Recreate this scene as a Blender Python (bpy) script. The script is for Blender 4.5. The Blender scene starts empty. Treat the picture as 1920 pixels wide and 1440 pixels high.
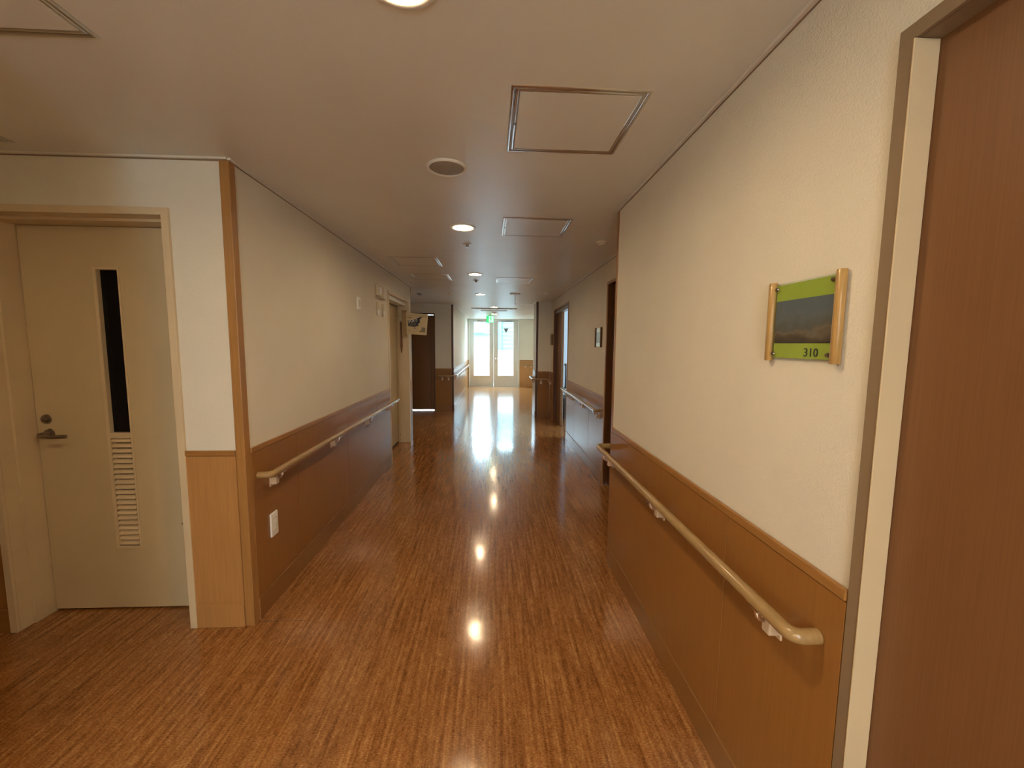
import bpy, bmesh, math, random
from mathutils import Vector, Matrix
random.seed(7)
PI = math.pi
SC = bpy.context.scene
COL = SC.collection

# ------------------------------------------------------------------ camera
cam = bpy.data.cameras.new('camera')
cam.sensor_fit = 'HORIZONTAL'; cam.sensor_width = 36.0
cam.lens = 760.0 / 1920.0 * 36.0
cam.clip_start = 0.02; cam.clip_end = 200
co = bpy.data.objects.new('camera', cam); COL.objects.link(co)
rgt = Vector((0.998836, -0.047520, 0.008235)); upv = Vector((-0.003556, 0.097734, 0.995206)); bck = Vector((-0.048097, -0.994077, 0.097451))
co.matrix_world = Matrix(((rgt.x, upv.x, bck.x, 0), (rgt.y, upv.y, bck.y, 0), (rgt.z, upv.z, bck.z, 1.5), (0, 0, 0, 1)))
SC.camera = co

# ------------------------------------------------------------------ world, sun, exposure
W = bpy.data.worlds.new('sky'); SC.world = W; W.use_nodes = True
bg = W.node_tree.nodes['Background']
bg.inputs[0].default_value = (0.62, 0.83, 1.0, 1); bg.inputs[1].default_value = 31.0
sun = bpy.data.lights.new('sun', 'SUN'); sun.energy = 1.0; sun.angle = math.radians(2); sun.color = (1, .95, .88)
so = bpy.data.objects.new('sun', sun); COL.objects.link(so)
so.rotation_euler = Vector((0.55, 0.5, -1.0)).to_track_quat('-Z', 'Y').to_euler()
so.location = (0, 18, 12)
vs = SC.view_settings
SC.display_settings.display_device = 'sRGB'
vs.view_transform = 'Standard'; vs.look = 'None'; vs.gamma = 1; vs.use_curve_mapping = False
vs.exposure = 0.74
LAMP = (1.0, 0.75, 0.45)
LAMP_L = 320.0

# portals: they only tell the sampler where the openings are
def portal(loc, direction, sx, sy):
    l = bpy.data.lights.new('window_portal', 'AREA'); l.shape = 'RECTANGLE'; l.size = sx; l.size_y = sy
    l.cycles.is_portal = True
    o = bpy.data.objects.new('window_portal', l); COL.objects.link(o); o.location = loc
    o.rotation_euler = Vector(direction).to_track_quat('-Z', 'Z').to_euler()
portal((.035, 14.5, 1.34), (0, -1, 0), 1.5, 1.98)
portal((-.25, -2.85, 1.25), (0, 1, 0), .42, .62)
portal((4.25, 6.1, 1.7), (-1, 0, 0), 1.0, 1.0)

H = 2.37
XL, XR, XR2, YA, Y9, YP, YE = -1.262, .812, 1.19, 2.085, 9.1, 8.3, 14.25

# ------------------------------------------------------------------ materials
MATS = {}
def mat(name, col, rough=.5, metal=0.0, spec=.5, var=.0, scale=8, stretch=(1, 1, 1), bump=0.0, bscale=200, col2=None, coat=0.0, detail=4):
    m = bpy.data.materials.new(name); m.use_nodes = True; nt = m.node_tree; n = nt.nodes; l = nt.links
    b = n['Principled BSDF']; b.inputs['Roughness'].default_value = rough; b.inputs['Metallic'].default_value = metal
    b.inputs['Specular IOR Level'].default_value = spec
    b.inputs['Coat Weight'].default_value = coat; b.inputs['Coat Roughness'].default_value = .08
    tc = n.new('ShaderNodeTexCoord'); mp = n.new('ShaderNodeMapping'); mp.inputs['Scale'].default_value = stretch
    geo = n.new('ShaderNodeNewGeometry')
    l.new(geo.outputs['Position'], mp.inputs['Vector'])
    nz = n.new('ShaderNodeTexNoise'); nz.inputs['Scale'].default_value = scale; nz.inputs['Detail'].default_value = detail
    l.new(mp.outputs[0], nz.inputs['Vector'])
    mx = n.new('ShaderNodeMix'); mx.data_type = 'RGBA'
    c2 = col2 or tuple(c * (1 - var) for c in col)
    mx.inputs['A'].default_value = (*col, 1); mx.inputs['B'].default_value = (*c2, 1)
    rp = n.new('ShaderNodeValToRGB'); rp.color_ramp.elements[0].position = .35; rp.color_ramp.elements[1].position = .68
    l.new(nz.outputs['Fac'], rp.inputs[0]); l.new(rp.outputs[0], mx.inputs['Factor'])
    l.new(mx.outputs['Result'], b.inputs['Base Color'])
    if bump > 0:
        n2 = n.new('ShaderNodeTexNoise'); n2.inputs['Scale'].default_value = bscale; n2.inputs['Detail'].default_value = 2
        l.new(geo.outputs['Position'], n2.inputs['Vector'])
        bp = n.new('ShaderNodeBump'); bp.inputs['Strength'].default_value = bump; bp.inputs['Distance'].default_value = .002
        l.new(n2.outputs['Fac'], bp.inputs['Height']); l.new(bp.outputs[0], b.inputs['Normal'])
    MATS[name] = m
    return m
def glow(name, col, strength):
    m = bpy.data.materials.new(name); m.use_nodes = True; b = m.node_tree.nodes['Principled BSDF']
    b.inputs['Base Color'].default_value = (*col, 1); b.inputs['Emission Color'].default_value = (*col, 1)
    b.inputs['Emission Strength'].default_value = strength; b.inputs['Roughness'].default_value = .4
    MATS[name] = m; return m

mat('wallpaper', (.79, .738, .625), .62, var=.04, scale=3, bump=.75, bscale=190, spec=.35)
mat('ceiling_paper', (.76, .74, .67), .36, var=.05, scale=2, bump=.15, bscale=320, spec=.45)
mat('panel_shaded', (.32, .142, .036), .28, var=.10, scale=3.0, stretch=(30, 30, 1.2), spec=.33, bump=.04, bscale=400)  # panelling wood darkened: shade on the corridor walls is in the colour
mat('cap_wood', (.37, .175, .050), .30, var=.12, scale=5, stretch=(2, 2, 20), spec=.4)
mat('panel_lit', (.50, .25, .085), .34, var=.14, scale=3.0, stretch=(30, 30, 1.2), spec=.4)  # same wood made lighter: light on the brighter faces is in the colour
mat('baseboard_wood', (.29, .132, .036), .30, var=.15, scale=5, stretch=(2, 2, 20), spec=.45)
mat('trim_wood', (.42, .21, .065), .34, var=.15, scale=4, stretch=(25, 25, 1), spec=.4)
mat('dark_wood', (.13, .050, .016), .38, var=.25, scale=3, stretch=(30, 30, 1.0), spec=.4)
mat('door_wood', (.195, .086, .032), .42, var=.12, scale=5, stretch=(60, 60, .8), spec=.35)
mat('rail_wood', (.40, .255, .105), .26, var=.18, scale=6, stretch=(14, 3, 14), spec=.5, coat=.3)
mat('cream_steel', (.62, .50, .31), .45, var=.05, scale=4, spec=.4)
mat('frame_cream', (.70, .56, .36), .42, var=.07, scale=5, spec=.4)
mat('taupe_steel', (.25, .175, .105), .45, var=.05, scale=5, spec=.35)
mat('jamb_cream', (.66, .53, .34), .5, var=.04, scale=5, spec=.35)
mat('end_door_paint', (.74, .72, .66), .45, var=.04, scale=5)
mat('white_plastic', (.90, .89, .86), .4, var=.03, scale=20)
mat('beige_plastic', (.66, .55, .38), .45, var=.04, scale=20)
mat('bracket_beige', (.72, .55, .36), .4, var=.04, scale=20)
mat('aluminium', (.66, .64, .60), .30, metal=1.0, var=.1, scale=30, stretch=(1, 1, 1))
mat('chrome', (.85, .85, .86), .12, metal=1.0, var=.02)
mat('dark_metal', (.30, .25, .21), .28, metal=1.0, var=.1, scale=60)
mat('black_paint', (.02, .018, .016), .4, var=.1)
mat('black_glass', (.003, .003, .004), .06, var=.0, spec=.3)
mat('grille', (.42, .38, .31), .6, var=.3, scale=500)
mat('pale_ring', (.74, .70, .62), .35, var=.03)
mat('reflector', (.85, .80, .70), .25, metal=.6, var=.03)
mat('green_card', (.46, .55, .06), .5, var=.05, scale=20)
mat('plate_post', (.50, .30, .10), .3, var=.3, scale=12, stretch=(30, 30, 1), spec=.5)
mat('carton', (.62, .50, .29), .6, var=.06, scale=10)
mat('carton_side', (.38, .25, .12), .7, var=.1, scale=10)
mat('ink', (.035, .035, .05), .6, var=.2)
mat('ink_grey', (.24, .21, .15), .6, var=.2, scale=80)
mat('grey_mark', (.20, .21, .22), .5, var=.2)
mat('concrete', (.30, .30, .30), .8, var=.12, scale=4)
mat('parapet_white', (.22, .205, .19), .7, var=.03)
mat('far_facade', (.026, .064, .066), .8, var=.06, scale=1)
mat('far_pale', (.072, .098, .092), .8, var=.06, scale=1)
mat('pipe_blue', (.008, .028, .045), .6, var=.05)
mat('room_wall', (.62, .70, .78), .7, var=.03)
mat('dark_cabinet', (.05, .025, .012), .5, var=.2)
mat('stain', (.30, .22, .12), .6, var=.3, scale=30)
mat('seam', (.10, .035, .01), .5)
glow('lamp_glow', LAMP, LAMP_L)
glow('far_glow', LAMP, 215.0)
glow('dim_glow', LAMP, 95.0)
glow('lobby_glow', (1.0, .92, .80), 36.0)
glow('exit_green', (.03, .52, .17), .75)
glow('exit_white', (.38, .90, .58), .8)

# photo card: blurred colours
m = bpy.data.materials.new('photo_card'); m.use_nodes = True; nt = m.node_tree; n = nt.nodes; l = nt.links
b = n['Principled BSDF']; b.inputs['Roughness'].default_value = .3
tc = n.new('ShaderNodeTexCoord'); sep = n.new('ShaderNodeSeparateXYZ'); l.new(tc.outputs['Generated'], sep.inputs[0])
nz = n.new('ShaderNodeTexNoise'); nz.inputs['Scale'].default_value = 4.5; nz.inputs['Detail'].default_value = 1; l.new(tc.outputs['Generated'], nz.inputs['Vector'])
ma = n.new('ShaderNodeMath'); ma.operation = 'MULTIPLY_ADD'; ma.inputs[1].default_value = .5; l.new(nz.outputs['Fac'], ma.inputs[0]); 
l.new(sep.outputs['Z'], ma.inputs[2])
rp = n.new('ShaderNodeValToRGB'); cr = rp.color_ramp
cr.elements[0].position = .25; cr.elements[0].color = (.045, .03, .025, 1)
cr.elements[1].position = 1.2 if False else 1.0; cr.elements[1].color = (.13, .15, .19, 1)
for p_, c_ in ((.40, (.13, .075, .045, 1)), (.52, (.22, .16, .12, 1)), (.62, (.12, .105, .10, 1)), (.85, (.16, .165, .19, 1))):
    e = cr.elements.new(p_); e.color = c_
l.new(ma.outputs[0], rp.inputs[0]); l.new(rp.outputs[0], b.inputs['Base Color']); MATS['photo_card'] = m

# clear glass that lets daylight through
m = bpy.data.materials.new('clear_glass'); m.use_nodes = True; nt = m.node_tree; n = nt.nodes; l = nt.links
n.remove(n['Principled BSDF']); out = n['Material Output']
tr = n.new('ShaderNodeBsdfTransparent'); tr.inputs[0].default_value = (.93, .97, .97, 1)
gl = n.new('ShaderNodeBsdfGlossy'); gl.inputs['Roughness'].default_value = .03
lw = n.new('ShaderNodeLayerWeight'); lw.inputs[0].default_value = .5; pw = n.new('ShaderNodeMath'); pw.operation = 'POWER'; pw.inputs[1].default_value = 4
fr = n.new('ShaderNodeMath'); fr.operation = 'MULTIPLY_ADD'; fr.inputs[1].default_value = .8; fr.inputs[2].default_value = .03; mxs = n.new('ShaderNodeMixShader')
l.new(lw.outputs['Facing'], pw.inputs[0]); l.new(pw.outputs[0], fr.inputs[0]); l.new(fr.outputs[0], mxs.inputs[0]); l.new(tr.outputs[0], mxs.inputs[1]); l.new(gl.outputs[0], mxs.inputs[2]); l.new(mxs.outputs[0], out.inputs[0])
MATS['clear_glass'] = m

# floor vinyl: brown with streaks that run down the corridor
m = bpy.data.materials.new('floor_vinyl'); m.use_nodes = True; nt = m.node_tree; n = nt.nodes; l = nt.links
b = n['Principled BSDF']; geo = n.new('ShaderNodeNewGeometry')
def fnoise(scale, st, det, rough=.6, dist=0):
    mp = n.new('ShaderNodeMapping'); mp.inputs['Scale'].default_value = st; l.new(geo.outputs['Position'], mp.inputs['Vector'])
    z = n.new('ShaderNodeTexNoise'); z.inputs['Scale'].default_value = scale; z.inputs['Detail'].default_value = det
    z.inputs['Roughness'].default_value = rough; z.inputs['Distortion'].default_value = dist
    l.new(mp.outputs[0], z.inputs['Vector']); return z.outputs['Fac']
a1 = fnoise(2.6, (24, 1.0, 1), 3, .55, .03)       # long streaks
a2 = fnoise(24, (1.9, 1.0, 1), 5, .75, .6)       # mottling
a3 = fnoise(95, (.9, 2.3, 1), 4, .8)      # fine cross specks
def madd(x, k, y):
    q = n.new('ShaderNodeMath'); q.operation = 'MULTIPLY_ADD'; l.new(x, q.inputs[0]); q.inputs[1].default_value = k
    if y is None: q.inputs[2].default_value = 0
    else: l.new(y, q.inputs[2])
    return q.outputs[0]
s = madd(a1, .33, None); s = madd(a2, .27, s); s = madd(a3, .52, s)
rp = n.new('ShaderNodeValToRGB'); cr = rp.color_ramp
cr.elements[0].position = .465; cr.elements[0].color = (0.1396, 0.0472, 0.0112, 1)
cr.elements[1].position = .655; cr.elements[1].color = (0.5368, 0.2752, 0.0994, 1)
for p_, c_ in ((.51, (0.2362, 0.0904, 0.0242, 1)), (.565, (0.3221, 0.1327, 0.0380, 1)), (.62, (0.4080, 0.1818, 0.0553, 1))):
    e = cr.elements.new(p_); e.color = c_
l.new(s, rp.inputs[0]); l.new(rp.outputs[0], b.inputs['Base Color'])
rr = n.new('ShaderNodeMapRange'); rr.inputs['To Min'].default_value = .13; rr.inputs['To Max'].default_value = .21
l.new(a2, rr.inputs['Value']); l.new(rr.outputs[0], b.inputs['Roughness'])
w1 = fnoise(9, (1, 1, 1), 2); w2 = fnoise(170, (1, 1, 1), 2)
hs = madd(w1, 1.0, None); hs = madd(w2, .16, hs)
bp = n.new('ShaderNodeBump'); bp.inputs['Strength'].default_value = .15; bp.inputs['Distance'].default_value = .004
l.new(hs, bp.inputs['Height']); l.new(bp.outputs[0], b.inputs['Normal']); l.new(bp.outputs[0], b.inputs['Coat Normal'])
b.inputs['Specular IOR Level'].default_value = .34
b.inputs['Coat Weight'].default_value = .5; b.inputs['Coat Roughness'].default_value = .06
MATS['floor_vinyl'] = m

# ------------------------------------------------------------------ builders
def bx(bm, x0, x1, y0, y1, z0, z1, bev=0.0):
    if x0 > x1: x0, x1 = x1, x0
    if y0 > y1: y0, y1 = y1, y0
    if z0 > z1: z0, z1 = z1, z0
    v = [bm.verts.new(p) for p in ((x0, y0, z0), (x1, y0, z0), (x1, y1, z0), (x0, y1, z0), (x0, y0, z1), (x1, y0, z1), (x1, y1, z1), (x0, y1, z1))]
    fs = [bm.faces.new([v[i] for i in f]) for f in ((3, 2, 1, 0), (4, 5, 6, 7), (0, 1, 5, 4), (1, 2, 6, 5), (2, 3, 7, 6), (3, 0, 4, 7))]
    if bev > 0:
        es = set(e for f in fs for e in f.edges)
        bmesh.ops.bevel(bm, geom=list(es), offset=min(bev, .45 * min(x1 - x0, y1 - y0, z1 - z0)), segments=2, affect='EDGES', profile=.5)
class Face:
    """a wall plane: u runs along it, v stands out of it into the room"""
    def __init__(s, axis, c, sgn): s.axis, s.c, s.sgn = axis, c, sgn
    def p(s, u, v, z):
        return (s.c + s.sgn * v, u, z) if s.axis == 'x' else (u, s.c + s.sgn * v, z)
    def bx(s, bm, u0, u1, v0, v1, z0, z1, bev=0.0):
        a = s.p(u0, v0, z0); b_ = s.p(u1, v1, z1); bx(bm, a[0], b_[0], a[1], b_[1], a[2], b_[2], bev)
    def prism(s, bm, pts, v0, v1):
        """pts: (u, z) outline"""
        lo = [bm.verts.new(s.p(u, v0, z)) for u, z in pts]; hi = [bm.verts.new(s.p(u, v1, z)) for u, z in pts]
        bm.faces.new(lo); bm.faces.new(hi)
        for i in range(len(pts)):
            j = (i + 1) % len(pts); bm.faces.new((lo[i], lo[j], hi[j], hi[i]))
    def disc(s, bm, u, z, r, v0, v1, n=24, r2=None):
        r2 = r if r2 is None else r2
        lo = [bm.verts.new(s.p(u + r * math.cos(t * 2 * PI / n), v0, z + r * math.sin(t * 2 * PI / n))) for t in range(n)]
        hi = [bm.verts.new(s.p(u + r2 * math.cos(t * 2 * PI / n), v1, z + r2 * math.sin(t * 2 * PI / n))) for t in range(n)]
        bm.faces.new(lo); bm.faces.new(hi)
        for i in range(n):
            j = (i + 1) % n; bm.faces.new((lo[i], lo[j], hi[j], hi[i]))
def lathe(bm, prof, n=32, c=(0, 0, 0), cap=False):
    rings = []
    for r, z in prof:
        rings.append([bm.verts.new((c[0] + r * math.cos(2 * PI * i / n), c[1] + r * math.sin(2 * PI * i / n), c[2] + z)) for i in range(n)])
    for a, b_ in zip(rings, rings[1:]):
        for i in range(n):
            j = (i + 1) % n; bm.faces.new((a[i], a[j], b_[j], b_[i]))
    if cap:
        bm.faces.new(rings[0]); bm.faces.new(rings[-1])
def tube(bm, pts, r, n=14, caps=True, rz=None):
    pts = [Vector(p) for p in pts]; rings = []
    N = len(pts)
    for i, p in enumerate(pts):
        d = (pts[min(i + 1, N - 1)] - pts[max(i - 1, 0)]).normalized()
        ref = Vector((0, 0, 1)) if abs(d.z) < .9 else Vector((1, 0, 0))
        a = d.cross(ref).normalized(); b_ = a.cross(d).normalized()
        rings.append([bm.verts.new(p + a * r * math.cos(2 * PI * k / n) + b_ * (rz or r) * math.sin(2 * PI * k / n)) for k in range(n)])
    for a, b_ in zip(rings, rings[1:]):
        for k in range(n):
            j = (k + 1) % n; bm.faces.new((a[k], a[j], b_[j], b_[k]))
    if caps: bm.faces.new(rings[0]); bm.faces.new(rings[-1])
def rounded(pts, rad, seg=7):
    """polyline with round corners"""
    pts = [Vector(p) for p in pts]; out = [pts[0]]
    for i in range(1, len(pts) - 1):
        a, b_, c = pts[i - 1], pts[i], pts[i + 1]; d1 = (a - b_).normalized(); d2 = (c - b_).normalized()
        r = min(rad, (a - b_).length * .49, (c - b_).length * .49)
        p0, p1 = b_ + d1 * r, b_ + d2 * r
        for k in range(seg + 1):
            t = k / seg; out.append((1 - t) ** 2 * p0 + 2 * t * (1 - t) * b_ + t * t * p1)
    out.append(pts[-1]); return out
def root_loc(o):
    v = Vector((0, 0, 0))
    while o is not None: v = v + o.location; o = o.parent
    return v
def obj(name, bm, m, parent=None, smooth=False, loc=None, label=None, stuff=False):
    bmesh.ops.recalc_face_normals(bm, faces=bm.faces)
    me = bpy.data.meshes.new(name)
    off = root_loc(parent) if parent else (Vector(loc) if loc else Vector((0, 0, 0)))
    if off.length > 0: bmesh.ops.translate(bm, verts=bm.verts, vec=-off)
    bm.to_mesh(me); bm.free()
    me.materials.append(MATS[m] if isinstance(m, str) else m)
    if smooth:
        for p in me.polygons: p.use_smooth = True
        if hasattr(me, 'set_sharp_from_angle'): me.set_sharp_from_angle(angle=math.radians(40))
    o = bpy.data.objects.new(name, me); COL.objects.link(o)
    if parent: o.parent = parent
    elif loc: o.location = loc
    if label: o['label'] = label
    if stuff: o['kind'] = 'stuff'
    return o
def tag(o, label, cat=None, group=None, kind=None):
    o['label'] = label
    if cat: o['category'] = cat
    if group: o['group'] = group
    if kind: o['kind'] = kind
    return o
def thing(name, label, cat, loc=(0, 0, 0), group=None, kind=None):
    o = bpy.data.objects.new(name, None); COL.objects.link(o); o.location = loc; o.empty_display_size = .05
    return tag(o, label, cat, group, kind)
def dup(root, loc, label, group=None):
    r = root.copy(); COL.objects.link(r); r.location = loc; r['label'] = label
    if group: r['group'] = group
    for ch in list(root.children):
        c = ch.copy(); COL.objects.link(c); c.parent = r
        for g in list(ch.children):
            d = g.copy(); COL.objects.link(d); d.parent = c
    return r
def NB(): return bmesh.new()
def struct(name, bm, m, label, cat='wall', loc=None):
    o = obj(name, bm, m, loc=loc); tag(o, label, cat, kind='structure'); return o
def text_mesh(s, size, ext=.0006):
    cu = bpy.data.curves.new('lettering', 'FONT'); cu.body = s; cu.size = size; cu.extrude = ext; cu.resolution_u = 3
    o = bpy.data.objects.new('lettering', cu); COL.objects.link(o); bpy.context.view_layer.update()
    me = bpy.data.meshes.new_from_object(o.evaluated_get(bpy.context.evaluated_depsgraph_get()))
    bpy.data.objects.remove(o); return me
def text_obj(name, s, size, F, u, v, z, m, parent, sgn=1, slant=0, rise=0, sx=1, label=None):
    """lettering that lies on a wall plane, starting at u, baseline z; sgn is the reading direction in u"""
    me = text_mesh(s, size); bm = NB(); bm.from_mesh(me)
    for w in bm.verts:
        a, b_, c = w.co.x * sx, w.co.y, w.co.z
        w.co = Vector(F.p(u + sgn * (a + slant * b_), v + c, z + b_ + rise * a))
    o = obj(name, bm, m, parent); bpy.data.meshes.remove(me)
    if label: o['label'] = label
    return o

FL, FA, FR, FR2 = Face('x', XL, 1), Face('y', YA, -1), Face('x', XR, -1), Face('x', XR2, -1)
F9, FP, FPX, FL2, FE = Face('y', Y9, -1), Face('y', YP, -1), Face('x', .89, -1), Face('x', -.875, 1), Face('y', YE, -1)
FRR = Face('y', 2.69, 1)   # short return of the near right wall

# ------------------------------------------------------------------ floor and ceiling
bm = NB(); bx(bm, -4.0, 4.4, -3.0, 14.45, -.12, 0)
fl = struct('floor', bm, 'floor_vinyl', 'glossy brown streaked vinyl corridor floor', 'floor')
bm = NB(); bx(bm, -1.255, -.98, 2.112, 2.1145, -.001, .0004)
obj('sheet_seam', bm, 'seam', fl)

LIGHTS = [(-.225, 1.065), (-.225, 3.155), (-.222, 5.20), (-.22, 7.25), (.04, 9.70), (.04, 11.85), (-.225, -1.1), (-2.25, .85)]
cu = bpy.data.curves.new('ceiling', 'CURVE'); cu.dimensions = '2D'; cu.fill_mode = 'BOTH'; cu.extrude = .06
sp = cu.splines.new('POLY'); sp.points.add(3)
for i, (x, y) in enumerate(((-4.0, -3.0), (4.4, -3.0), (4.4, 14.47), (-4.0, 14.47))): sp.points[i].co = (x, y, 0, 1)
sp.use_cyclic_u = True
for x, y in LIGHTS:
    sp = cu.splines.new('POLY'); sp.points.add(31)
    for i in range(32): sp.points[i].co = (x + .078 * math.cos(2 * PI * i / 32), y + .078 * math.sin(2 * PI * i / 32), 0, 1)
    sp.use_cyclic_u = True
o = bpy.data.objects.new('tmp', cu); COL.objects.link(o); bpy.context.view_layer.update()
me = bpy.data.meshes.new_from_object(o.evaluated_get(bpy.context.evaluated_depsgraph_get())); bpy.data.objects.remove(o)
bm = NB(); bm.from_mesh(me); bmesh.ops.translate(bm, verts=bm.verts, vec=(0, 0, H + .06))
struct('ceiling', bm, 'ceiling_paper', 'low beige papered corridor ceiling', 'ceiling')
bm = NB(); bx(bm, -4.1, 4.5, -3.1, 14.5, H + .30, H + .36)
for a in ((-4.1, -4.0, -3.1, 14.5), (4.4, 4.5, -3.1, 14.5), (-4.0, 4.4, -3.1, -3.0), (-4.0, 4.4, 14.45, 14.5)): bx(bm, *a, H + .0, H + .30)
struct('roof_slab', bm, 'concrete', 'concrete slab above the ceiling', 'roof')

# ------------------------------------------------------------------ walls
def wall(name, boxes, label, m='wallpaper'):
    bm = NB()
    for b_ in boxes: bx(bm, *b_)
    return struct(name, bm, m, label)
DL, DZ = (5.04, 6.165), 2.11          # steel door in the left wall (clear opening incl. frame)
w_left = wall('wall_left', [(-1.46, XL, 2.285, DL[0] - .02, 0, H), (-1.46, XL, DL[0] - .02, DL[1] + .02, 2.12, H), (-1.46, XL, DL[1] + .02, 6.40, 0, H), (-4, -1.46, 6.2, 6.4, 0, H)], 'left corridor wall with beige paper over brown panelling')
w_alc = wall('wall_alcove', [(-4.0, -2.465, YA, 2.285, 0, H), (-2.465, -1.552, YA, 2.285, 2.13, H), (-1.552, XL, YA, 2.285, 0, H)], 'pale alcove wall around the cream louvred door')
w_rec = wall('wall_recess', [(-4.0, -1.95, Y9, 9.3, 0, H), (-1.95, -1.275, Y9, 9.3, 2.165, H), (-1.275, -.875, Y9, 9.3, 0, H)], 'recess wall with the dark wooden sliding door')
w_lf = wall('wall_left_far', [(-1.075, -.875, 9.3, 14.45, 0, H), (-4.0, -3.8, 6.4, 9.1, 0, H)], 'far left corridor wall lit by the glazed doors')
w_end = wall('wall_end', [(-.875, -.84, YE, 14.45, 0, H), (.935, 1.82, YE, 14.45, 0, H)], 'end wall beside the glazed double doors')
w_r = wall('wall_right', [(XR, 1.012, -2.6, -.30, 0, H), (XR, 1.012, -.30, .827, 2.118, H), (XR, 1.012, .827, 2.69, 0, H), (1.012, 1.39, 2.49, 2.69, 0, H)], 'near right corridor wall with textured beige paper')
w_rf = wall('wall_right_far', [(XR2, 1.39, 2.69, 3.085, 0, H), (XR2, 1.39, 3.085, 4.21, 2.130, H), (XR2, 1.39, 4.21, 6.385, 0, H), (XR2, 1.39, 6.385, 7.875, 2.16, H), (XR2, 1.39, 7.875, 8.3, 0, H)], 'far right corridor wall between two room doorways')
w_pil = wall('wall_pillar', [(.89, 1.39, YP, 8.86, 0, H), (1.39, 4.3, 8.66, 8.86, 0, H), (1.62, 1.82, 8.86, YE, 0, H)], 'projecting pillar beside the far right doorway')
wall('wall_back', [(-1.46, -.45, -2.8, -2.6, 0, H), (-.05, 1.012, -2.8, -2.6, 0, H), (-.45, -.05, -2.8, -2.6, 0, .95), (-.45, -.05, -2.8, -2.6, 1.55, H)], 'back wall behind the camera with a small window')
wall('wall_left_near', [(-1.46, XL, -2.8, .55, 0, H), (-4.0, -1.46, .35, .55, 0, H), (-4.0, -3.8, .55, 2.085, 0, H)], 'near left corridor wall beside the alcove')
wall('wall_leak_block', [(-2.7, -2.6, 2.285, 3.4, 0, H), (-2.7, -1.46, 3.4, 3.5, 0, H), (-2.7, -2.6, 4.6, 6.2, 0, H), (-2.6, -1.46, 4.6, 4.7, 0, H)], 'unseen walls added behind the steel doors to keep sky light out')  # unseen boxes added to stop sky light leaking past the doors
rm = wall('wall_room', [(1.39, 4.3, 4.4, 4.6, 0, H), (4.1, 4.3, 4.6, 5.6, 0, H), (4.1, 4.3, 6.6, 8.66, 0, H), (4.1, 4.3, 5.6, 6.6, 0, 1.2), (4.1, 4.3, 5.6, 6.6, 2.2, H)], 'pale walls of the room behind the open door', 'room_wall')
bm = NB(); bx(bm, 1.39, 4.1, 8.645, 8.66, 0, H)
obj('room_back_lining', bm, 'room_wall', rm)

# ------------------------------------------------------------------ wainscots, caps, baseboards, cornices
n_base = [0]
def wains(F, u0, u1, joints, parent, side, mp='panel_shaded', cap_m='cap_wood', bb=True, ztop=.952):
    us = [u0] + [j for j in joints if u0 < j < u1] + [u1]
    for a, b_ in zip(us, us[1:]):
        bm = NB(); g = .0016
        F.bx(bm, a + (g if a != u0 else 0), b_ - (g if b_ != u1 else 0), .0005, .009, .136, ztop - .030, .0012)
        obj('panel', bm, mp, parent)
    bm = NB(); F.bx(bm, u0, u1, .0005, .0135, ztop - .027, ztop, .003); F.bx(bm, u0, u1, .0005, .006, ztop - .031, ztop - .026)
    obj('panel_cap', bm, cap_m, parent)
    if bb:
        bm = NB(); F.bx(bm, u0, u1, .0005, .0065, .1215, .137); F.bx(bm, u0, u1, .0005, .0125, 0, .123, .0025)
        o = struct('baseboard_' + side, bm, 'baseboard_wood' if mp == 'panel_shaded' else mp, 'wooden baseboard along the ' + side.replace('_', ' ') + ' wall', 'baseboard')
wains(FL, 2.127, 5.04 - .034, [2.61, 3.52, 4.41], w_left, 'left')
wains(FL, 6.20, 6.36, [], w_left, 'left_end')
wains(FA, -1.552 + .002, -1.303, [], w_alc, 'alcove_pillar', mp='panel_lit')
wains(FA, -3.8, -2.468, [-3.3], w_alc, 'alcove')
wains(FR, .830, 2.652, [1.293], w_r, 'right')
wains(FRR, .815, 1.18, [], w_r, 'right_return')
wains(FR2, 4.225, 6.365, [4.865, 5.75], w_rf, 'right_far')
wains(FR2, 7.89, 8.285, [], w_rf, 'right_far_end')
wains(FP, .931, 1.175, [], w_pil, 'pillar')
wains(FPX, 8.341, 8.86, [], w_pil, 'pillar_side')
wains(F9, -1.275 + .002, -.916, [], w_rec, 'recess')
wains(FL2, 9.141, 14.24, [10.0, 10.9, 11.8, 12.7, 13.6], w_lf, 'left_far')
wains(FE, .955, 1.61, [], w_end, 'end', mp='panel_lit')
wains(FE, -.875 + .012, -.842, [], w_end, 'end_strip', mp='panel_lit')

trims = [
    ('trim_1', (-1.302, XL + .006, YA - .006, 2.127), 'tan wooden corner post at the end of the alcove wall', 'trim_wood'),
    ('trim_2', (XR - .003, XR + .04, 2.655, 2.693), 'slim brown corner post at the far end of the near right wall', 'panel_shaded'),
    ('trim_3', (-.915, -.875 + .004, Y9 - .004, 9.14), 'dark corner post at the start of the far left wall', 'dark_wood'),
    ('trim_4', (.89 - .004, .93, YP - .004, 8.34), 'dark corner post on the far right pillar', 'dark_wood'),
    ('trim_5', (-1.30, XL + .004, 6.362, 6.404), 'slim corner post past the steel door', 'trim_wood')]
for nm, (x0, x1, y0, y1), lb, mm in trims:
    bm = NB(); bx(bm, x0, x1, y0, y1, 0, H - .012, .003)
    struct(nm, bm, mm, lb, 'corner trim')

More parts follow.
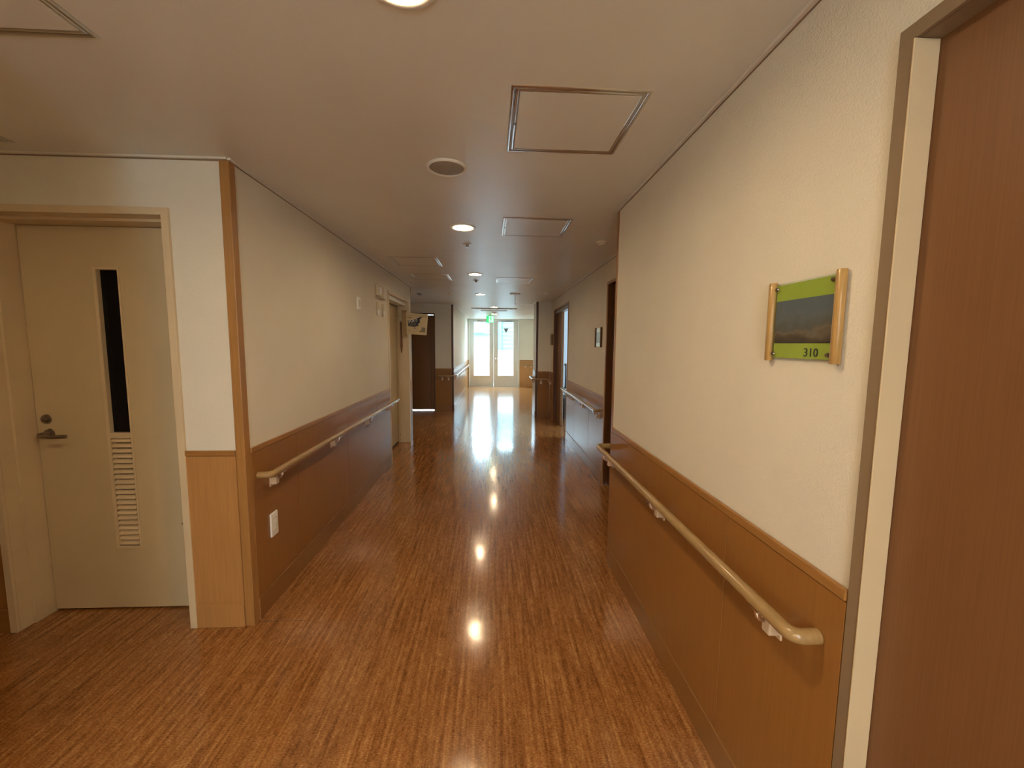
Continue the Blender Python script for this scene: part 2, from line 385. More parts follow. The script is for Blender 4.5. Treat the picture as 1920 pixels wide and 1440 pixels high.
def cornice(i, F, u0, u1, lb):
    bm = NB(); F.bx(bm, u0, u1, 0, .015, H - .010, H + .0005, .002)
    o_ = struct('trim_%d' % i, bm, 'pale_ring', lb, 'cornice')
    bm = NB(); F.bx(bm, u0, u1, 0, .002, H - .0150, H - .010); obj('shadow_strip', bm, 'taupe_steel', o_)  # dark strip painted in for the shadow line under the bead
cornice(6, FL, 2.08, 6.41, 'thin ceiling bead above the left wall')
cornice(7, FA, -4.0, XL, 'thin ceiling bead above the alcove wall')
cornice(8, FR, -2.6, 2.70, 'thin ceiling bead above the near right wall')
cornice(9, FR2, 2.70, 8.3, 'thin ceiling bead above the far right wall')
cornice(10, FL2, 9.1, 14.24, 'thin ceiling bead above the far left wall')
cornice(11, FE, -.87, 1.62, 'thin ceiling bead above the end wall')
cornice(12, FPX, 8.3, 8.86, 'thin ceiling bead above the pillar side')

# ------------------------------------------------------------------ doors
def frame_parts(F, u0, u1, zt, depth, t, m_face, m_jamb, parent, bottom=0.0, face_w=.033, proud=.012, name='frame'):
    """pressed steel frame: a flat face, a jamb, a step in the jamb"""
    bm = NB()
    F.bx(bm, u0, u0 + face_w, 0, proud, bottom, zt, .0015)
    F.bx(bm, u1 - face_w, u1, 0, proud, bottom, zt, .0015)
    F.bx(bm, u0 + face_w, u1 - face_w, 0, proud, zt - face_w, zt, .0015)
    obj('frame_face', bm, m_face, parent)
    bm = NB()
    for a, b_ in ((u0 + .004, u0 + face_w), (u1 - face_w, u1 - .004)):
        F.bx(bm, a, b_, -depth, -.0005, bottom, zt - .004)
    F.bx(bm, u0 + face_w, u1 - face_w, -depth, -.0005, zt - face_w, zt - .004)
    s = .013
    F.bx(bm, u0 + face_w - .001, u0 + face_w + s, -depth, -.062, bottom, zt - face_w)
    F.bx(bm, u1 - face_w - s, u1 - face_w + .001, -depth, -.062, bottom, zt - face_w)
    F.bx(bm, u0 + face_w, u1 - face_w, -depth, -.062, zt - face_w - s, zt - face_w + .001)
    obj('frame_jamb', bm, m_jamb, parent)

# door_1: cream louvred steel door in the alcove
d = thing('door_1', 'cream steel door with a narrow dark window above a louvre panel', 'door', (-2.0, YA, 0), kind='structure')
u0, u1 = -2.472, -1.545
frame_parts(FA, u0, u1, 2.133, .20, 0, 'frame_cream', 'frame_cream', d, face_w=.034, proud=.014)
F = Face('y', 2.246, -1)
bm = NB(); lu0, lu1, lz0, lz1 = u0 + .05, u1 - .05, .012, 2.083
wu0, wu1 = -2.052, -1.947
for q in ((lu0, wu0 - .0, lz0, lz1), (wu1, lu1, lz0, lz1), (wu0, wu1, lz0, .372), (wu0, wu1, .98, 1.008), (wu0, wu1, 1.868, lz1)):
    F.bx(bm, q[0], q[1], -.038, 0, q[2], q[3])
leaf = obj('door_leaf', bm, 'cream_steel', d)
bm = NB()   # raised bead round window and louvre
for q in ((wu0 - .018, wu0, .358, 1.882), (wu1, wu1 + .010, .358, 1.882), (wu0, wu1, 1.868, 1.882), (wu0, wu1, .358, .373), (wu0, wu1, .979, 1.009)):
    F.bx(bm, q[0], q[1], 0, .005, q[2], q[3], .0015)
obj('bead_frame', bm, 'frame_cream', leaf)
bm = NB(); F.bx(bm, wu0, wu1, -.026, -.020, 1.008, 1.868)
obj('window_pane', bm, 'black_glass', leaf, label='narrow dark glass pane')
ns = 21; pitch = (.979 - .373) / ns
for k in range(ns):
    z0 = .373 + k * pitch; bm = NB()
    pr = [(.002, z0 + .005), (.005, z0 + .008), (.005, z0 + .013), (.002, z0 + .019), (-.008, z0 + pitch - .001), (-.014, z0 + pitch - .002), (-.006, z0 + .005)]
    lo = [bm.verts.new(F.p(wu0 + .002, v, z)) for v, z in pr]; hi = [bm.verts.new(F.p(wu1 - .002, v, z)) for v, z in pr]
    bm.faces.new(lo); bm.faces.new(hi)
    for i in range(len(pr)):
        j = (i + 1) % len(pr); bm.faces.new((lo[i], lo[j], hi[j], hi[i]))
    obj('louvre_slat', bm, 'frame_cream', leaf)
bm = NB(); F.bx(bm, wu0, wu1, -.036, -.030, .373, .979)
obj('louvre_back', bm, 'black_paint', leaf)  # backing blackened so the gaps between slats look shaded
bm = NB(); F.disc(bm, -2.362, 1.005, .026, 0, .009, 28, .024); F.disc(bm, -2.362, 1.005, .013, .009, .052, 20)
hd = obj('lever_handle', bm, 'dark_metal', d, smooth=True, label='dark metal lever handle')
bm = NB(); pts = rounded([F.p(-2.362, .040, 1.003), F.p(-2.362, .060, 1.001), F.p(-2.30, .062, .998), F.p(-2.235, .046, .998)], .02)
tube(bm, pts, .0085, 12, rz=.010); obj('lever', bm, 'dark_metal', hd, smooth=True)
bm = NB(); F.disc(bm, -2.372, 1.083, .026, 0, .008, 28, .023); F.disc(bm, -2.372, 1.083, .015, .008, .018, 20, .013)
F.bx(bm, -2.375, -2.369, .018, .024, 1.074, 1.092, .001)
obj('lock_cylinder', bm, 'dark_metal', d, smooth=True)
bm = NB(); F.disc(bm, -1.715, .495, .005, 0, .002, 10)
obj('rubber_stop', bm, 'stain', d)

# door_2: cream steel door in the left wall, seen edge-on
d = thing('door_2', 'cream steel door set into the left wall past the handrail', 'door', (XL, 5.6, 0), kind='structure')
frame_parts(FL, DL[0] - .034, DL[1] + .034, 2.135, .20, 0, 'frame_cream', 'frame_cream', d, face_w=.034, proud=.012)
bm = NB(); FL.bx(bm, DL[0] + .004, DL[1] - .040, -.20, -.165, .028, 2.05)
lf = obj('door_leaf', bm, 'cream_steel', d)
bm = NB(); FL.bx(bm, DL[0], DL[1], -.20, -.03, 2.05, 2.101, .002)
obj('door_head', bm, 'end_door_paint', d)
bm = NB(); FL.bx(bm, DL[0] + .01, DL[1] - .01, -.166, -.150, 2.042, 2.05); FL.bx(bm, DL[1] - .041, DL[1] - .013, -.20, -.168, 0, 2.05); obj('rubber_seal', bm, 'black_paint', d)
bm = NB(); FL.bx(bm, DL[0] + .004, DL[1] - .016, -.20, -.170, 0, .028); obj('threshold', bm, 'black_paint', d)
bm = NB(); Face('y', DL[1] - .013, -1).disc(bm, -1.40, 1.905, .009, 0, .006, 12); Face('y', DL[1] - .013, -1).disc(bm, -1.40, .12, .009, 0, .004, 12)
obj('jamb_bolt', bm, 'dark_metal', d)

# door_3: large brown sliding door at the near right
d = thing('door_3', 'large brown wooden sliding door beside the numbered plate', 'door', (XR, .25, 0), kind='structure')
frame_parts(FR, -.33, .827, 2.118, .19, 0, 'taupe_steel', 'taupe_steel', d, face_w=.030, proud=.010)
bm = NB(); Face('y', .797, -1).bx(bm, XR - .012, XR + .040, 0, .0035, 0, 2.087, .001)
obj('jamb_strip', bm, 'jamb_cream', d, label='light cream jamb strip')
bm = NB(); FR.bx(bm, -.34, .80, -.09, -.041, .01, 2.10)
obj('door_leaf', bm, 'door_wood', d)
bm = NB(); FR.bx(bm, -.29, -.27, -.05, -.02, .8, 1.3, .004); obj('pull_handle', bm, 'dark_metal', d)

# door_4: brown door in the far right wall, near one
d = thing('door_4', 'dark wooden door jamb just beyond the near right wall', 'door', (XR2, 3.6, 0), kind='structure')
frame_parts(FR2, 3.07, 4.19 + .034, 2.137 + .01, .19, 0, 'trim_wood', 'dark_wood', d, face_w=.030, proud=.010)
bm = NB(); FR2.bx(bm, 3.06, 4.2, -.11, -.07, .01, 2.12); obj('door_leaf', bm, 'dark_wood', d)

# door_5: open sliding door at the far right
d = thing('door_5', 'half open brown sliding door with bright room beyond it', 'door', (XR2, 7.1, 0), kind='structure')
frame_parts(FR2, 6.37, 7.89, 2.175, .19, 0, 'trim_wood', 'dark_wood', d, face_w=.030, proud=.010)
bm = NB(); FR2.bx(bm, 7.35, 7.87, -.10, -.060, .01, 2.14)
lf = obj('door_leaf', bm, 'door_wood', d)
bm = NB(); FR2.bx(bm, 6.40, 6.43, -.10, -.062, .01, 2.14); obj('closing_post', bm, 'dark_wood', d)
bm = NB(); FR2.bx(bm, 6.42, 7.86, -.12, -.03, 2.09, 2.146); obj('door_track', bm, 'dark_metal', d)

# door_6: dark wooden sliding door in the recess
d = thing('door_6', 'dark brown wooden sliding door in the left recess', 'door', (-1.6, Y9, 0), kind='structure')
bm = NB()
for q in ((-1.95, -1.925, 0, 2.165), (-1.30, -1.275, 0, 2.165), (-1.925, -1.30, 2.14, 2.165)): F9.bx(bm, q[0], q[1], -.19, .008, q[2], q[3], .001)
obj('frame', bm, 'dark_wood', d)
bm = NB(); F9.bx(bm, -1.925, -1.30, -.10, -.06, .020, 2.125); lf = obj('door_leaf', bm, 'door_wood', d)
bm = NB(); F9.bx(bm, -1.775, -1.77, -.06, -.057, .045, 2.105); F9.bx(bm, -1.38, -1.375, -.06, -.057, .045, 2.105); obj('leaf_groove', bm, 'black_paint', lf)
bm = NB(); F9.bx(bm, -1.875, -1.848, -.02, .0, .55, 1.17, .006); F9.bx(bm, -1.870, -1.853, -.06, -.01, .60, .63); F9.bx(bm, -1.870, -1.853, -.06, -.01, 1.09, 1.12)
pb = obj('pull_bar', bm, 'black_paint', d, label='long dark pull bar')
bm = NB(); F9.bx(bm, -1.873, -1.850, -.021, .001, 1.17, 1.20, .003); obj('bar_cap', bm, 'white_plastic', pb)

# door_7: glazed double doors at the end
d = thing('door_7', 'cream glazed double doors bright with daylight at the corridor end', 'door', (.04, YE, 0), kind='structure')
bm = NB()
for q in ((-.84, -.80, 0, H - .012), (.895, .935, 0, H - .012), (-.80, .895, 2.325, H - .012)): FE.bx(bm, q[0], q[1], -.16, .012, q[2], q[3], .002)
obj('frame', bm, 'end_door_paint', d)
for (a, b_, g0, g1) in ((-.797, .033, -.655, -.105), (.037, .892, .185, .735)):
    bm = NB()
    for q in ((a, g0, .012, 2.322), (g1, b_, .012, 2.322), (g0, g1, .012, .385), (g0, g1, 2.275, 2.322)): FE.bx(bm, q[0], q[1], -.09, -.045, q[2], q[3])
    leaf = obj('door_leaf', bm, 'end_door_paint', d)
    bm = NB(); FE.bx(bm, g0, g1, -.070, -.064, .385, 2.275); obj('glass_pane', bm, 'clear_glass', leaf)
    bm = NB()
    for q in ((g0 - .01, g0 + .004, .375, 2.285), (g1 - .004, g1 + .01, .375, 2.285), (g0, g1, .375, .389), (g0, g1, 2.271, 2.285)): FE.bx(bm, q[0], q[1], -.045, -.040, q[2], q[3], .001)
    obj('glazing_bead', bm, 'end_door_paint', leaf)
    s = -1 if a < 0 else 1
    c0 = -.42 if a < 0 else .57
    bm = NB(); FE.bx(bm, c0 - .11 , c0 + .11, -.045, .015, 2.275, 2.315, .004); 
    FE.bx(bm, c0 + (.10 if a < 0 else -.28), c0 + (.28 if a < 0 else -.10), -.02, -.005, 2.30, 2.315)
    obj('door_closer', bm, 'dark_metal', leaf)
bm = NB(); FE.disc(bm, .11, 1.0, .028, -.045, -.035, 20); tube(bm, rounded([FE.p(.11, -.04, 1.0), FE.p(.11, .015, 1.0), FE.p(.24, .015, 1.0)], .02), .010, 10)
obj('lever_handle', bm, 'chrome', d, smooth=True)
bm = NB(); FE.prism(bm, [(.375, 2.055), (.562, 2.055), (.47, 1.89)], -.062, -.060); obj('triangle_mark', bm, 'grey_mark', d, label='grey inverted triangle sticker on the glass')
for k in range(3):
    pass
bm = NB(); FE.bx(bm, -.84, .935, -.2, .0, 0, .010); obj('threshold', bm, 'aluminium', d)

# window behind the camera
wb = thing('window_1', 'small window in the back wall behind the camera', 'window', (-.25, -2.7, 0), kind='structure')
bm = NB()
for q in ((-.45, -.42, .95, 1.55), (-.08, -.05, .95, 1.55), (-.42, -.08, .95, .98), (-.42, -.08, 1.52, 1.55)): bx(bm, q[0], q[1], -2.74, -2.68, q[2], q[3])
obj('window_frame', bm, 'aluminium', wb)
bm = NB(); bx(bm, -.42, -.08, -2.713, -2.707, .98, 1.52); obj('glass_pane', bm, 'clear_glass', wb)
wb = thing('window_2', 'window in the side room', 'window', (4.2, 6.6, 0), kind='structure')
bm = NB()
for q in ((5.6, 5.65, 1.2, 2.2), (6.55, 6.6, 1.2, 2.2), (5.65, 6.55, 1.2, 1.25), (5.65, 6.55, 2.15, 2.2)): bx(bm, 4.17, 4.23, q[0], q[1], q[2], q[3])
obj('window_frame', bm, 'aluminium', wb)
t = thing('grab_bar', 'dark vertical grab bar on the wall of the bright side room', 'grab bar', (1.565, 8.6, .83))
bm = NB(); tube(bm, rounded([(1.565, 8.643, .58), (1.565, 8.59, .58), (1.565, 8.59, 1.075), (1.565, 8.643, 1.075)], .03), .016, 12); obj('bar', bm, 'black_paint', t, smooth=True)
for z_ in (.58, 1.075):
    bm = NB(); Face('y', 8.645, -1).disc(bm, 1.565, z_, .03, 0, .008, 20); obj('fixing', bm, 'dark_metal', t)
# dark low cabinet in the side room
t = thing('low_cabinet', 'dark low cabinet inside the bright side room', 'cabinet', (2.0, 8.35, 0))
bm = NB(); bx(bm, 1.45, 2.9, 8.05, 8.64, .0, .40, .004); obj('cabinet_body', bm, 'dark_cabinet', t)
bm = NB(); bx(bm, 1.44, 2.91, 8.04, 8.64, .40, .425, .004); obj('cabinet_top', bm, 'dark_cabinet', t)

# ------------------------------------------------------------------ handrails
RV, RZ, RR = .074, .792, .0185
def bracket(F, u, parent):
    """beige block on the wall, chrome saddle under the rail"""
    bm = NB(); F.bx(bm, u - .017, u + .017, .009, .046, RZ - .092, RZ - .048, .005); F.bx(bm, u - .020, u + .020, .008, .014, RZ - .105, RZ - .035, .003)
    b_ = obj('bracket', bm, 'bracket_beige', parent)
    bm = NB(); tube(bm, rounded([F.p(u, .030, RZ - .056), F.p(u, .066, RZ - .052), F.p(u, RV, RZ - .016)], .02), .0065, 10, rz=.009)
    F.bx(bm, u - .022, u + .022, RV - .011, RV + .011, RZ - RR - .004, RZ - RR + .002, .002)
    obj('saddle', bm, 'chrome', b_, smooth=True, label='chrome saddle arm')
def handrail(label, pts, brs, loc):
    t = thing('handrail', label, 'handrail', loc, group='wooden handrails along the corridor')
    bm = NB(); tube(bm, rounded([(x, y, RZ) for x, y in pts], .050, 9), RR, 18)
    obj('rail', bm, 'rail_wood', t, smooth=True)
    for F, u in brs: bracket(F, u, t)
    return t
xl, xr, xr2 = XL + RV, XR - RV, XR2 - RV
handrail('tan wooden handrail on the left wall with four brackets', [(XL + .011, 2.175), (xl, 2.175), (xl, 5.14), (XL + .045, 5.14)], [(FL, 2.30), (FL, 3.16), (FL, 4.02), (FL, 4.86)], (XL, 3.6, RZ))
handrail('tan wooden handrail on the near right wall beside the brown door', [(XR - .011, .895), (xr, .895), (xr, 2.69 + RV), (1.10, 2.69 + RV), (1.10, 2.69 + .011)], [(FR, 1.03), (FR, 1.80), (FR, 2.60), (FRR, 1.0)], (XR, 1.8, RZ))
handrail('shiny handrail on the far right wall between two doorways', [(XR2 - .011, 4.30), (xr2, 4.30), (xr2, 6.50), (XR2 - .045, 6.50)], [(FR2, 4.38), (FR2, 5.10), (FR2, 5.80), (FR2, 6.30)], (XR2, 5.4, RZ))
handrail('handrail wrapping the corner from recess wall to far left wall', [(-1.22, Y9 - .011), (-1.22, Y9 - RV), (-.875 + RV, Y9 - RV), (-.875 + RV, 14.05), (-.875 + .011, 14.05)], [(F9, -1.12), (F9, -.98), (FL2, 9.2), (FL2, 10.4), (FL2, 11.6), (FL2, 12.8), (FL2, 13.9)], (-.875, 11.0, RZ))
handrail('short dark handrail wrapping round the far right pillar', [(.89 - .011, 8.84), (.89 - RV, 8.84), (.89 - RV, YP - RV), (xr2, YP - RV), (xr2, 7.98), (XR2 - .011, 7.98)], [(FPX, 8.45), (FP, 1.0), (FR2, 8.12)], (1.0, YP, RZ))
handrail('short handrail on the end wall beside the glazed doors', [(1.0, YE - .011), (1.0, YE - RV), (1.58, YE - RV)], [(FE, 1.15), (FE, 1.37)], (1.2, YE, RZ))

# ------------------------------------------------------------------ ceiling fittings
def make_hatch(label, loc, sx=.49, sy=.47):
    t = thing('access_hatch', label, 'ceiling hatch', loc, group='square ceiling access hatches')
    def ring(bm, a, b_, w, z0, z1):
        n_ = 8   # mitred bars with a gently rounded underside
        for k in range(n_):
            t0, t1 = k / n_, (k + 1) / n_
            q = []
            for t_ in (t0, t1):
                o_ = w * t_; h_ = z0 * math.sin(PI * t_) ** .6 if 0 < t_ < 1 else 0.0
                q.append([bm.verts.new((sx_ * (a - o_), sy_ * (b_ - o_), h_)) for sx_, sy_ in ((-1, -1), (1, -1), (1, 1), (-1, 1))])
            for e_ in range(4): bm.faces.new((q[0][e_], q[0][(e_ + 1) % 4], q[1][(e_ + 1) % 4], q[1][e_]))
    L = Vector(loc)
    def fin(bm, *a, **k): bmesh.ops.translate(bm, verts=bm.verts, vec=L); return obj(*a, **k)
    bm = NB(); ring(bm, sx / 2, sy / 2, .0165, -.0045, .002); bmesh.ops.remove_doubles(bm, verts=bm.verts, dist=1e-6); fin(bm, 'outer_frame', bm, 'aluminium', t, smooth=True)
    bm = NB(); ring(bm, sx / 2 - .0175, sy / 2 - .0175, .0145, -.004, .002); bmesh.ops.remove_doubles(bm, verts=bm.verts, dist=1e-6); fin(bm, 'inner_frame', bm, 'aluminium', t, smooth=True)
    bm = NB(); bx(bm, -sx / 2 + .032, sx / 2 - .032, -sy / 2 + .032, sy / 2 - .032, -.003, .002); fin(bm, 'panel', bm, 'ceiling_paper', t)
    bm = NB(); bx(bm, -sx / 2 + .014, sx / 2 - .014, -sy / 2 + .014, sy / 2 - .014, -.0012, .001); fin(bm, 'shadow_gap', bm, 'dark_metal', t)
    bm = NB(); lathe(bm, [(.0, -.0062), (.006, -.0062), (.006, -.003)], 12, (-sx / 2 + .025, 0, 0)); fin(bm, 'latch', bm, 'dark_metal', t)
    return t
h0 = make_hatch('large square hatch nearest on the ceiling, right of the lamps', (.305, 1.69, H))
for (x, y), lb in (((.312, 3.125), 'square hatch next to the second lamp, right side of ceiling'),
                   ((.292, 5.66), 'square hatch right of the third lamp, further down the ceiling'),
                   ((-.812, 4.475), 'left ceiling hatch, nearer of the two above the steel door'),
                   ((-.808, 5.465), 'left ceiling hatch, farther of the two above the steel door'),
                   ((-1.378, 1.085), 'hatch cut off at the top left corner of the view'),
                   ((-2.353, 1.755), 'hatch above the louvred door at the left edge'),
                   ((.70, 9.12), 'small looking hatch on the ceiling next to the far right pillar')):
    dup(h0, (x, y, H), lb)

# long flat cooling panel near the far doors
t = thing('ceiling_air_conditioner', 'wide flat air outlet panel on the ceiling before the exit sign', 'air outlet', (.03, 10.35, H))
bm = NB(); bx(bm, -.52, .58, 9.98, 10.72, H - .022, H + .001, .006); obj('casing', bm, 'white_plastic', t)
for a, b_ in ((-.42, -.02), (.08, .48)):
    bm = NB(); bx(bm, a, b_, 10.02, 10.09, H - .026, H - .021, .002); obj('outlet_flap', bm, 'aluminium', t)
bm = NB(); bx(bm, -.30, .36, 10.2, 10.6, H - .025, H - .021, .002); obj('intake_grille', bm, 'grille', t)

def make_light(label, loc):
    t = thing('downlight', label, 'ceiling lamp', loc, group='round recessed ceiling lamps')
    def fin(bm, name, m, **k): bmesh.ops.translate(bm, verts=bm.verts, vec=Vector(loc)); return obj(name, bm, m, t, **k)
    bm = NB(); lathe(bm, [(.0745, .0), (.0745, -.004), (.084, -.008), (.094, -.006), (.0965, 0), (.0965, .0005), (.0745, .0005)], 40); fin(bm, 'trim_ring', 'pale_ring', smooth=True)
    bm = NB(); lathe(bm, [(.0745, -.002), (.068, .03), (.055, .07), (.0001, .075)], 40); fin(bm, 'reflector', 'reflector', smooth=True)
    bm = NB(); lathe(bm, [(.0001, -.004), (.018, -.002), (.032, .006), (.040, .018), (.040, .030), (.024, .048), (.012, .07)], 24, cap=True); fin(bm, 'bulb', 'lamp_glow', smooth=True)
    return t
l0 = make_light('lamp cut by the top edge, nearest ceiling lamp in view', (*LIGHTS[0], H))
for (x, y), lb in zip(LIGHTS[1:], ('bright warm lamp just beyond the round speaker', 'warm lamp behind the second, beside a square hatch', 'warm lamp further down, beside the pull cord',
                                   'faint lamp just before the wide air outlet panel', 'last faint lamp before the exit sign', 'lamp behind the camera', 'lamp in the alcove outside the view')):
    dl = dup(l0, (x, y, H), lb)
    if y > 3:
        for ch in dl.children:
            if ch.name.startswith('bulb'):
                if 'far_bulb' not in bpy.data.meshes:
                    q = ch.data.copy(); q.name = 'far_bulb'; q.materials[0] = MATS['far_glow']
                ch.data = bpy.data.meshes['far_bulb']
for ch in dl.children:       # the alcove lamp is a weaker bulb
    if ch.name.startswith('bulb'): ch.data = ch.data.copy(); ch.data.materials[0] = MATS['dim_glow']

t = thing('ceiling_lamp', 'large round ceiling lamp behind the camera', 'ceiling lamp', (-.3, -1.9, H))
bm = NB(); lathe(bm, [(.0001, -.085), (.16, -.08), (.25, -.055), (.28, -.02), (.28, .001)], 40, (-.3, -1.9, H)); obj('diffuser', bm, 'lobby_glow', t, smooth=True)
bm = NB(); lathe(bm, [(.28, .001), (.28, -.02), (.30, -.02), (.30, .001)], 40, (-.3, -1.9, H)); obj('rim', bm, 'pale_ring', t, smooth=True)
t = thing('ceiling_speaker', 'round flat ceiling speaker with brown grille between first two lamps', 'speaker', (-.23, 2.115, H))
bm = NB(); lathe(bm, [(.085, -.001), (.086, -.008), (.093, -.011), (.099, -.006), (.100, .001)], 48, (-.23, 2.115, H)); obj('flange', bm, 'pale_ring', t, smooth=True)
bm = NB(); lathe(bm, [(.0001, -.010), (.04, -.0095), (.075, -.007), (.086, -.003), (.086, .001)], 48, (-.23, 2.115, H)); obj('grille', bm, 'grille', t, smooth=True)

def sprinkler(label, x, y):
    t = thing('sprinkler', label, 'sprinkler', (x, y, H), group='small ceiling sprinklers')
    bm = NB(); lathe(bm, [(.040, .001), (.039, -.004), (.024, -.006), (.012, -.010)], 24, (x, y, H)); obj('rosette', bm, 'pale_ring', t, smooth=True)
    bm = NB(); lathe(bm, [(.011, -.006), (.011, -.022), (.018, -.026), (.018, -.029), (.0001, -.029)], 16, (x, y, H)); obj('head', bm, 'dark_metal', t, smooth=True)
sprinkler('small sprinkler head between the second and third lamps', -.225, 3.653)
sprinkler('small sprinkler head just behind the third lamp', -.23, 5.68)
def detector(label, x, y, m='white_plastic'):
    t = thing('smoke_detector', label, 'detector', (x, y, H), group='round ceiling detectors')
    bm = NB(); lathe(bm, [(.052, .001), (.052, -.010), (.046, -.013), (.0001, -.013)], 28, (x, y, H)); obj('base', bm, m, t, smooth=True)
    bm = NB(); lathe(bm, [(.034, -.012), (.030, -.026), (.018, -.032), (.0001, -.033)], 24, (x, y, H)); obj('sensing_head', bm, m, t, smooth=True)
detector('pale detector on the ceiling by the near right corner post', .925, 3.50, 'beige_plastic')
detector('small detector on the ceiling left of the fourth lamp', -.72, 7.15, 'beige_plastic')
detector('small detector at the ceiling over the dark recess door', -1.27, 7.25, 'dark_metal')
detector('small white detector on the ceiling by the right pillar', .885, 6.95)
t = thing('pull_cord', 'thin hanging pull rod with a small ceiling plate', 'pull cord', (.40, 7.10, H))
bm = NB(); bx(bm, .30, .47, 7.06, 7.14, H - .018, H + .001, .005); obj('ceiling_plate', bm, 'white_plastic', t)
bm = NB(); tube(bm, [(.385, 7.1, H - .015), (.385, 7.1, H - .165)], .0045, 8); obj('rod', bm, 'aluminium', t, smooth=True)
bm = NB(); lathe(bm, [(.0001, -.185), (.008, -.182), (.009, -.170), (.004, -.160)], 12, (.385, 7.1, H)); obj('pull_knob', bm, 'white_plastic', t, smooth=True)

# exit sign
FX = Face('y', 12.3, -1)
t = thing('exit_sign', 'small green running figure exit sign below the ceiling', 'exit sign', (-.08, 12.3, 2.26))
bm = NB(); FX.bx(bm, -.19, .03, -.035, 0, 2.14, 2.345, .003); obj('sign_box', bm, 'exit_green', t)
bm = NB(); FX.bx(bm, -.115, .015, 0, .002, 2.155, 2.33); obj('door_symbol', bm, 'exit_white', t)
bm = NB()
FX.disc(bm, -.052, 2.305, .015, .002, .004, 12)
for pl in ([(-.075, 2.285), (-.045, 2.285), (-.04, 2.235), (-.07, 2.235)], [(-.07, 2.24), (-.05, 2.24), (-.085, 2.165), (-.105, 2.165)], [(-.06, 2.24), (-.04, 2.24), (-.01, 2.19), (-.03, 2.175), (-.035, 2.2)],
           [(-.075, 2.285), (-.068, 2.27), (-.10, 2.25), (-.105, 2.262)], [(-.045, 2.285), (-.045, 2.268), (-.015, 2.245), (-.008, 2.258)]):
    FX.prism(bm, pl, .002, .004)
obj('running_figure', bm, 'exit_green', t)
bm = NB(); FX.bx(bm, -.12, -.04, -.025, -.01, 2.345, H); obj('mount', bm, 'white_plastic', t)
t = thing('ceiling_sensor', 'small white sensor on the ceiling just before the exit sign', 'detector', (.05, 11.2, H))
bm = NB(); lathe(bm, [(.085, .001), (.085, -.012), (.05, -.026), (.0001, -.028)], 28, (.05, 11.2, H)); obj('sensor_base', bm, 'white_plastic', t, smooth=True)
bm = NB(); lathe(bm, [(.03, -.026), (.02, -.042), (.0001, -.045)], 16, (.05, 11.2, H)); obj('sensor_dome', bm, 'grey_mark', t, smooth=True)

# ------------------------------------------------------------------ room plates
def room_plate(label, F, uc, zc, posts='plate_post', card='green_card', number=None, name='room_plate'):
    hw, hh = .126, .109
    t = thing(name, label, 'room sign', F.p(uc, 0, zc), group='framed room plates')
    for s in (-1, 1):
        bm = NB(); c = F.p(uc + s * (hw - .012), .0125, 0)
        lathe(bm, [(.0001, zc - hh), (.010, zc - hh), (.0112, zc - hh + .002), (.0112, zc + hh - .002), (.010, zc + hh), (.0001, zc + hh)], 24, (c[0], c[1], 0))
        obj('side_post', bm, posts, t, smooth=True)
    bm = NB(); F.bx(bm, uc - hw + .024, uc + hw - .024, .006, .009, zc - .100, zc + .100, .0008); bk = obj('card', bm, card, t)
    bm = NB(); F.bx(bm, uc - hw + .026, uc + hw - .026, .009, .0098, zc - .060, zc + .056); obj('photo', bm, 'photo_card', bk)
    bm = NB(); F.bx(bm, uc - hw + .022, uc + hw - .022, .0125, .0145, zc - .103, zc + .103, .0006); obj('acrylic_cover', bm, 'clear_glass', t)
    for su in (-1, 1):
        for sz in (-1, 1):
            bm = NB(); F.disc(bm, uc + su * .094, zc + sz * .089, .0058, .0145, .0185, 16, .0042); obj('stud', bm, 'dark_metal', t, smooth=True)
    if number: text_obj('number', number, .031, F, uc - .012, .0101, zc - .094, 'ink', t, sgn=-1, sx=1.05)
    return t
room_plate('green room plate reading 310 with two wooden side posts', FR, 1.026, 1.569, number='310')
room_plate('small white and grey room plate on the far right wall', FR2, 4.50, 1.585, posts='dark_wood', card='white_plastic')
room_plate('brown room plate seen edge on beside the far doorway', FR2, 8.06, 1.60, posts='dark_wood', card='carton_side')

# ------------------------------------------------------------------ small things on the left wall
t = thing('wall_outlet', 'white rocker switch plate on the brown panelling under the left handrail', 'wall switch', FL.p(2.30, 0, .46))
bm = NB(); FL.bx(bm, 2.262, 2.334, .009, .019, .398, .534, .003); obj('cover_plate', bm, 'white_plastic', t)
bm = NB(); FL.bx(bm, 2.281, 2.315, .019, .0215, .428, .504, .002); obj('insert', bm, 'beige_plastic', t)
for k in range(2):
    bm = NB(); FL.bx(bm, 2.286, 2.310, .0215, .0232, .433 + k * .036, .463 + k * .036, .001); obj('rocker', bm, 'white_plastic', t)
t = thing('wall_sensor', 'slim white plate high on the left wall', 'wall plate', FL.p(3.92, 0, 1.87))
bm = NB(); FL.bx(bm, 3.885, 3.965, 0, .012, 1.812, 1.930, .003); obj('cover_plate', bm, 'white_plastic', t)
bm = NB(); FL.bx(bm, 3.915, 3.935, .012, .015, 1.84, 1.90, .001); obj('insert', bm, 'beige_plastic', t)
t = thing('wall_box', 'beige box high on the left wall near the steel door', 'wall box', FL.p(4.6, 0, 2.05))
bm = NB(); FL.bx(bm, 4.50, 4.72, 0, .035, 2.01, 2.13, .008); obj('box_body', bm, 'beige_plastic', t)
bm = NB(); FL.bx(bm, 4.53, 4.60, .035, .042, 2.03, 2.11, .003); obj('box_lens', bm, 'white_plastic', t)
bm = NB(); FL.bx(bm, 4.49, 4.75, 0, .05, 1.990, 2.0, .002); obj('box_shelf', bm, 'beige_plastic', t)
